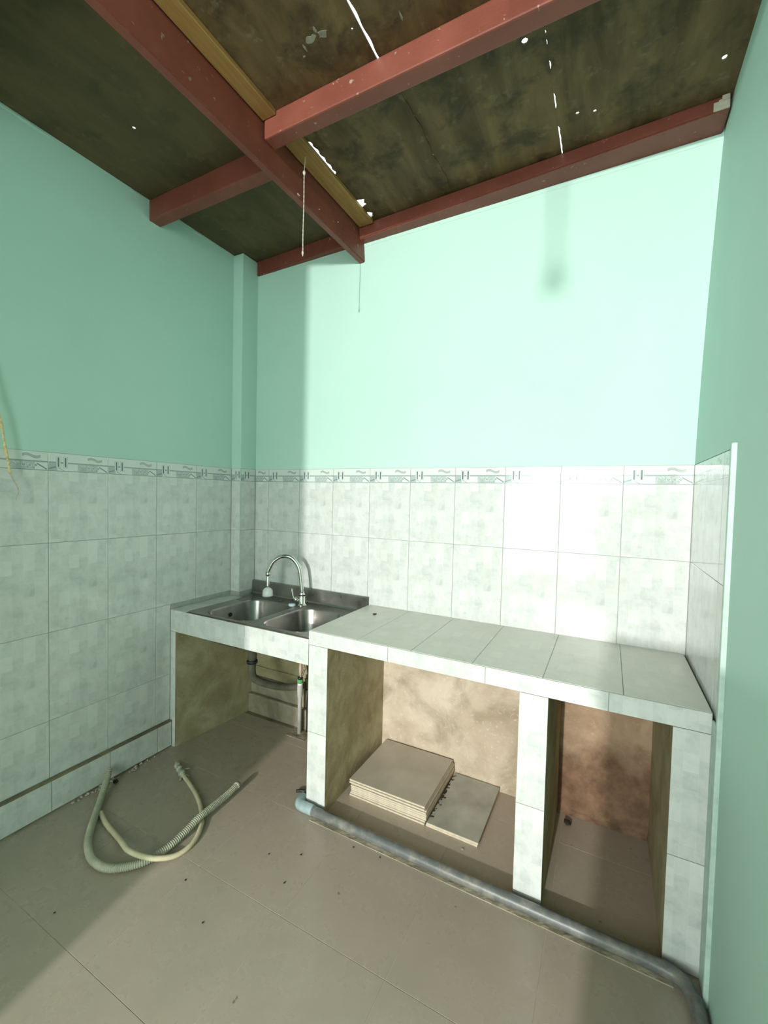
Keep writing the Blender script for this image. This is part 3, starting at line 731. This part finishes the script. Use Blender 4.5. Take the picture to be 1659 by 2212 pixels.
# ---------------------------------------------------------------- floor pipe along the counter
fp = thing('floor_pipe', 'grey plastic pipe lying along the foot of the counter', 'pipe', (1.7, -0.61, 0.0))
part(tube('pipe', [(1.02, -0.603, 0.022), (1.40, -0.606, 0.022), (1.80, -0.608, 0.022), (2.20, -0.606, 0.022), (2.36, -0.606, 0.022), (2.425, -0.618, 0.022), (2.455, -0.66, 0.022), (2.461, -0.73, 0.022), (2.461, -1.2, 0.022), (2.461, -2.4, 0.022), (2.461, -3.3, 0.022)], 0.0205, 'grey_pvc', None, 20, 0.02), fp)
part(tube('elbow', [(1.045, -0.603, 0.023), (0.990, -0.603, 0.023), (0.966, -0.597, 0.023), (0.956, -0.575, 0.023), (0.955, -0.55, 0.023)], 0.0228, 'pvc_blue', None, 20, 0.006), fp)
part(tube('pipe', [(0.955, -0.556, 0.022), (0.955, -0.40, 0.022)], 0.019, 'grey_pvc', None, 18, 0.05), fp)
part(tube('coupler', [(2.461, -0.775, 0.022), (2.461, -0.84, 0.022)], 0.0218, 'grey_pvc', None, 20, 0.02), fp)
o = rough_grid('mortar_bed', (1.05, -0.636, 0.0035), (1.36, 0, 0), (0, 0.034, 0), 140, 4, 0.0030, 'mortar', None, 50, 0.0033, 30); part(o, fp)
tag(tube('rubber_hose_stub', [(0.935, -0.50, 0.010), (0.905, -0.51, 0.010), (0.885, -0.525, 0.011)], 0.007, 'black_rubber'), 'short black rubber hose end beside the first counter post', 'hose')

# ---------------------------------------------------------------- hoses lying on the floor
big = [(0.043, -0.930, 0.075), (0.075, -0.960, 0.048), (0.150, -1.030, 0.020), (0.300, -1.155, 0.0155), (0.385, -1.205, 0.0155), (0.470, -1.228, 0.0155), (0.555, -1.215, 0.0155), (0.628, -1.150, 0.0155),
       (0.655, -1.065, 0.0165), (0.660, -0.985, 0.028), (0.656, -0.900, 0.041), (0.648, -0.810, 0.036), (0.640, -0.730, 0.032), (0.632, -0.655, 0.036)]
hp = thing('corrugated_hose', 'thick grey corrugated drain hose looped on the floor', 'hose', (0.5, -1.1, 0.0))
pth = catmull(big, 0.0016)
part(link('hose_wall', sweep_me(pth, lambda q, l: 0.0136 + 0.0017 * math.sin(l * 2 * PI / 0.0075), 16, True, 'hose_wall'), 'hose_grey'), hp)
e = pth[-1]; dv = (pth[-1] - pth[-8]).normalized()
part(tube('open_end', [e - dv * 0.016, e + dv * 0.002], 0.0160, 'hose_grey', None, 20, 0.01), hp)
part(tube('dark_bore', [e - dv * 0.004, e + dv * 0.0025], 0.0118, 'dirt', None, 20, 0.01), hp)
small = [(0.195, -0.668, 0.012), (0.245, -0.690, 0.012), (0.300, -0.712, 0.012), (0.400, -0.745, 0.010), (0.500, -0.785, 0.010), (0.590, -0.835, 0.010), (0.665, -0.895, 0.010), (0.715, -0.975, 0.010), (0.715, -1.050, 0.012), (0.680, -1.110, 0.028),
         (0.635, -1.142, 0.042), (0.560, -1.150, 0.040), (0.470, -1.125, 0.022), (0.380, -1.105, 0.012), (0.300, -1.090, 0.010), (0.215, -1.065, 0.010)]
hs2 = thing('thin_hose', 'thin cream plastic hose curled through the grey corrugated one', 'hose', (0.5, -0.9, 0.0))
part(tube('hose_wall', small, 0.0098, 'hose_cream', None, 14, 0.008), hs2)
pq = catmull(small[:4], 0.004)
from mathutils import noise as mnoise
part(link('taped_end', sweep_me(pq[4:34], lambda q, l: 0.0145 + 0.004 * mnoise.noise(Vector((l * 60, 1, 3))) + 0.003 * math.sin(l * 160), 12, True, 'taped_end'), 'tape_rag'), hs2)
for k, (a, b) in enumerate([((0.30, -0.712, 0.016), (0.325, -0.745, 0.004)), ((0.285, -0.70, 0.02), (0.295, -0.66, 0.012)), ((0.31, -0.715, 0.016), (0.345, -0.705, 0.006))]):
    part(tube('tape_tail', [a, tuple((p + q) / 2 + 0.002 for p, q in zip(a, b)), b], 0.0042, 'tape_rag', None, 6, 0.01), hs2)

# ---------------------------------------------------------------- stacked spare tiles
def stack_tile(name, label, cat, cx, cy, z, w_, d_, t_, rz, mat, group):
    me = box_me((-w_/2, -d_/2, 0), (w_/2, d_/2, t_), 0.0012, name)
    me.materials.append(M[mat]); me.materials.append(M['biscuit_edge'])
    for p in me.polygons: p.material_index = 0 if p.normal.z > 0.7 else 1
    o = bpy.data.objects.new(name, me); COL.objects.link(o); o.location = (cx, cy, z); o.rotation_euler = (0, 0, rz)
    tag(o, label, cat, group); return o
ords = ['bottom', 'second from bottom', 'third from bottom', 'fourth from bottom', 'fifth from bottom', 'sixth from bottom', 'seventh from bottom', 'eighth from bottom', 'top']
for k in range(9):
    off = (0.006, 0.012)[k > 6]
    stack_tile('floor_tile', 'spare beige floor tile, %s of the tall stack under the counter' % ords[k], 'tile',
               1.319 + random.uniform(-.004, .004) - (0.004 if k > 6 else 0), -0.214 + random.uniform(-.003, .003) + (-0.004 if k > 6 else 0.004), k * 0.0096 + 0.0002, 0.392, 0.394, 0.0088,
               math.radians(random.uniform(-.5, .5)), 'stack_tile_top', 'spare beige tiles in the tall stack')
for k in range(2):
    stack_tile('wall_tile', 'spare grey tile, %s of the low pair beside the tall stack' % ['bottom', 'top'][k], 'tile',
               1.637 + k * 0.002, -0.213 - k * 0.002, k * 0.0105 + 0.0002, 0.232, 0.396, 0.0098, math.radians(-0.8 + 0.5 * k), 'stack_tile_grey', 'spare grey tiles in the low pair')

bm = bmesh.new()
for k in range(70):
    q = bmesh.ops.create_icosphere(bm, subdivisions=1, radius=random.uniform(0.0015, 0.0065) )['verts']
    px, py = 1.5215 + abs(random.gauss(0, 0.008)), random.choice((random.uniform(-0.38, -0.04), random.gauss(-0.17, 0.04)))
    for v in q: v.co *= random.uniform(0.4, 1.4); v.co.z *= 0.25; v.co += Vector((px, py, 0.0213))
me = bpy.data.meshes.new('mould'); bm.to_mesh(me); bm.free()
o = link('mould', me, 'dirt'); tag(o, 'black mould specks in the gap between the two stacks of spare tiles', 'mould'); o['kind'] = 'stuff'
# ---------------------------------------------------------------- strings, cord, bulb
st = thing('hanging_string', 'pale knotted string hanging from the yellow batten', 'string', (0.936, -0.6, 2.953))
part(tube('string', [(0.938, -0.600, 2.953), (0.934, -0.601, 2.90), (0.932, -0.600, 2.86), (0.933, -0.600, 2.74), (0.931, -0.600, 2.62), (0.932, -0.600, 2.535), (0.931, -0.600, 2.520)], lambda q, l: 0.0022 + 0.0005 * math.sin(l * 300), 'twine', None, 8, 0.006), st)
part(tube('knot', [(0.934, -0.601, 2.893), (0.9325, -0.6, 2.886), (0.932, -0.6, 2.872)], lambda q, l: 0.003 + 0.004 * math.sin(PI * q), 'twine', None, 8, 0.003), st)
part(tube('knot', [(0.9315, -0.600, 2.545), (0.931, -0.600, 2.535), (0.931, -0.600, 2.525)], lambda q, l: 0.0024 + 0.0025 * math.sin(PI * q), 'twine', None, 8, 0.003), st)
yc = thing('wall_cord', 'yellow cord dangling in front of the left wall', 'cord', (0.02, -1.37, 1.9))
part(tube('cord', [(0.004, -1.42, 2.25), (0.02, -1.385, 1.98), (0.028, -1.357, 1.80), (0.03, -1.343, 1.728), (0.03, -1.326, 1.611), (0.03, -1.312, 1.515)], lambda q, l: 0.0048 + 0.001 * math.sin(l * 60), 'yellow_cord', None, 8, 0.01), yc)
part(tube('frayed_end', [(0.03, -1.312, 1.515), (0.03, -1.301, 1.487), (0.03, -1.289, 1.462), (0.03, -1.284, 1.441), (0.028, -1.288, 1.425), (0.026, -1.292, 1.407)], lambda q, l: 0.0036 * (1 - 0.6 * q), 'twine', None, 8, 0.006), yc)
part(lathe('nail', [(0.004, -0.004), (0.004, 0.008)], 'iron_bar', None, 8, (0.004, -1.42, 2.25), Matrix.Rotation(PI/2, 4, 'Y')), yc)
pb2 = thing('pendant_bulb', 'bulb hanging on its flex from the ceiling behind the camera', 'lamp', (1.855, -4.6, 2.975))
part(tube('flex', [(1.855, -4.6, 2.974), (1.855, -4.6, 2.60)], 0.007, 'white_plastic', None, 8, 0.2), pb2)
part(lathe('bulb', [(0.009, 0.085), (0.011, 0.06), (0.021, 0.035), (0.022, 0.020), (0.015, 0.004), (0.003, 0.0)], 'bulb_glass', None, 20, (1.855, -4.6, 2.515)), pb2)

# ---------------------------------------------------------------- small debris
def crumb(name, label, cat, x, y, z, r, mat, group=None, flat=0.5, n=7):
    bm = bmesh.new(); bmesh.ops.create_icosphere(bm, subdivisions=1, radius=r)
    for v in bm.verts: v.co *= random.uniform(0.6, 1.25); v.co.z *= flat
    mz = min(v.co.z for v in bm.verts)
    for v in bm.verts: v.co.z -= mz
    me = bpy.data.meshes.new(name); bm.to_mesh(me); bm.free()
    o = link(name, me, mat); o.location = (x, y, z); tag(o, label, cat, group); return o
crumb('dark_clump', 'dark dirt clump in the right hand bay below the counter', 'dirt', 2.075, -0.085, 0, 0.018, 'dirt')
crumb('dark_clump', 'brown dirt crumb on the worktop near the sink', 'dirt', 1.109, -0.174, ZC, 0.013, 'dirt', None, 0.25)
crumb('plaster_chip', 'white plaster chip on the bay floor before the low tile pair', 'debris', 1.700, -0.455, 0, 0.006, 'crumb')
crumb('dark_clump', 'dark spot at the floor end of the grey corrugated hose by the left wall', 'dirt', 0.062, -0.905, 0, 0.014, 'dirt')  # small dark lump on the floor below the hose end
def lump(bm, x, y, r, flat):
    q = bmesh.ops.create_icosphere(bm, subdivisions=1, radius=r)['verts']
    for v in q: v.co *= random.uniform(0.6, 1.25); v.co.z *= flat
    mz = min(v.co.z for v in q)
    for v in q: v.co += Vector((x, y, -mz))
for (u, v) in [(1.02, -0.86), (1.135, -0.80), (1.30, -0.665), (1.42, -0.655), (0.83, -1.10), (1.31, -1.52), (0.55, -1.40), (1.02, -1.18), (1.16, -0.93)]:
    bm = bmesh.new(); lump(bm, u, v, 0.0042, 0.4); me = bpy.data.meshes.new('dirt_speck'); bm.to_mesh(me); bm.free()
    link('dirt_speck', me, 'dirt', floor)
bm = bmesh.new()
for k in range(60):
    lump(bm, 0.026 + random.uniform(0, 0.022) ** 1.0, random.uniform(-1.12, -0.60) if k > 22 else random.uniform(-1.03, -0.9), random.uniform(0.002, 0.009), 0.7)
me = bpy.data.meshes.new('mortar_crumbs'); bm.to_mesh(me); bm.free()
o = link('mortar_crumbs', me, 'crumb'); tag(o, 'pale mortar crumbs scattered along the foot of the left wall', 'debris'); o['kind'] = 'stuff'
# mortar fillets where the back wall meets the bay floor
for (x0, x1, m, h) in [(1.085, 1.921, 'plaster_tan', 0.022), (2.024, 2.384, 'plaster_damp', 0.018)]:
    o = rough_grid('mortar_fillet', (x0, -0.022, 0.0015), (x1 - x0, 0, 0), (0, 0.021, h), 60, 4, 0.004, m, None, 60, 0.002, 26); o.parent = floor
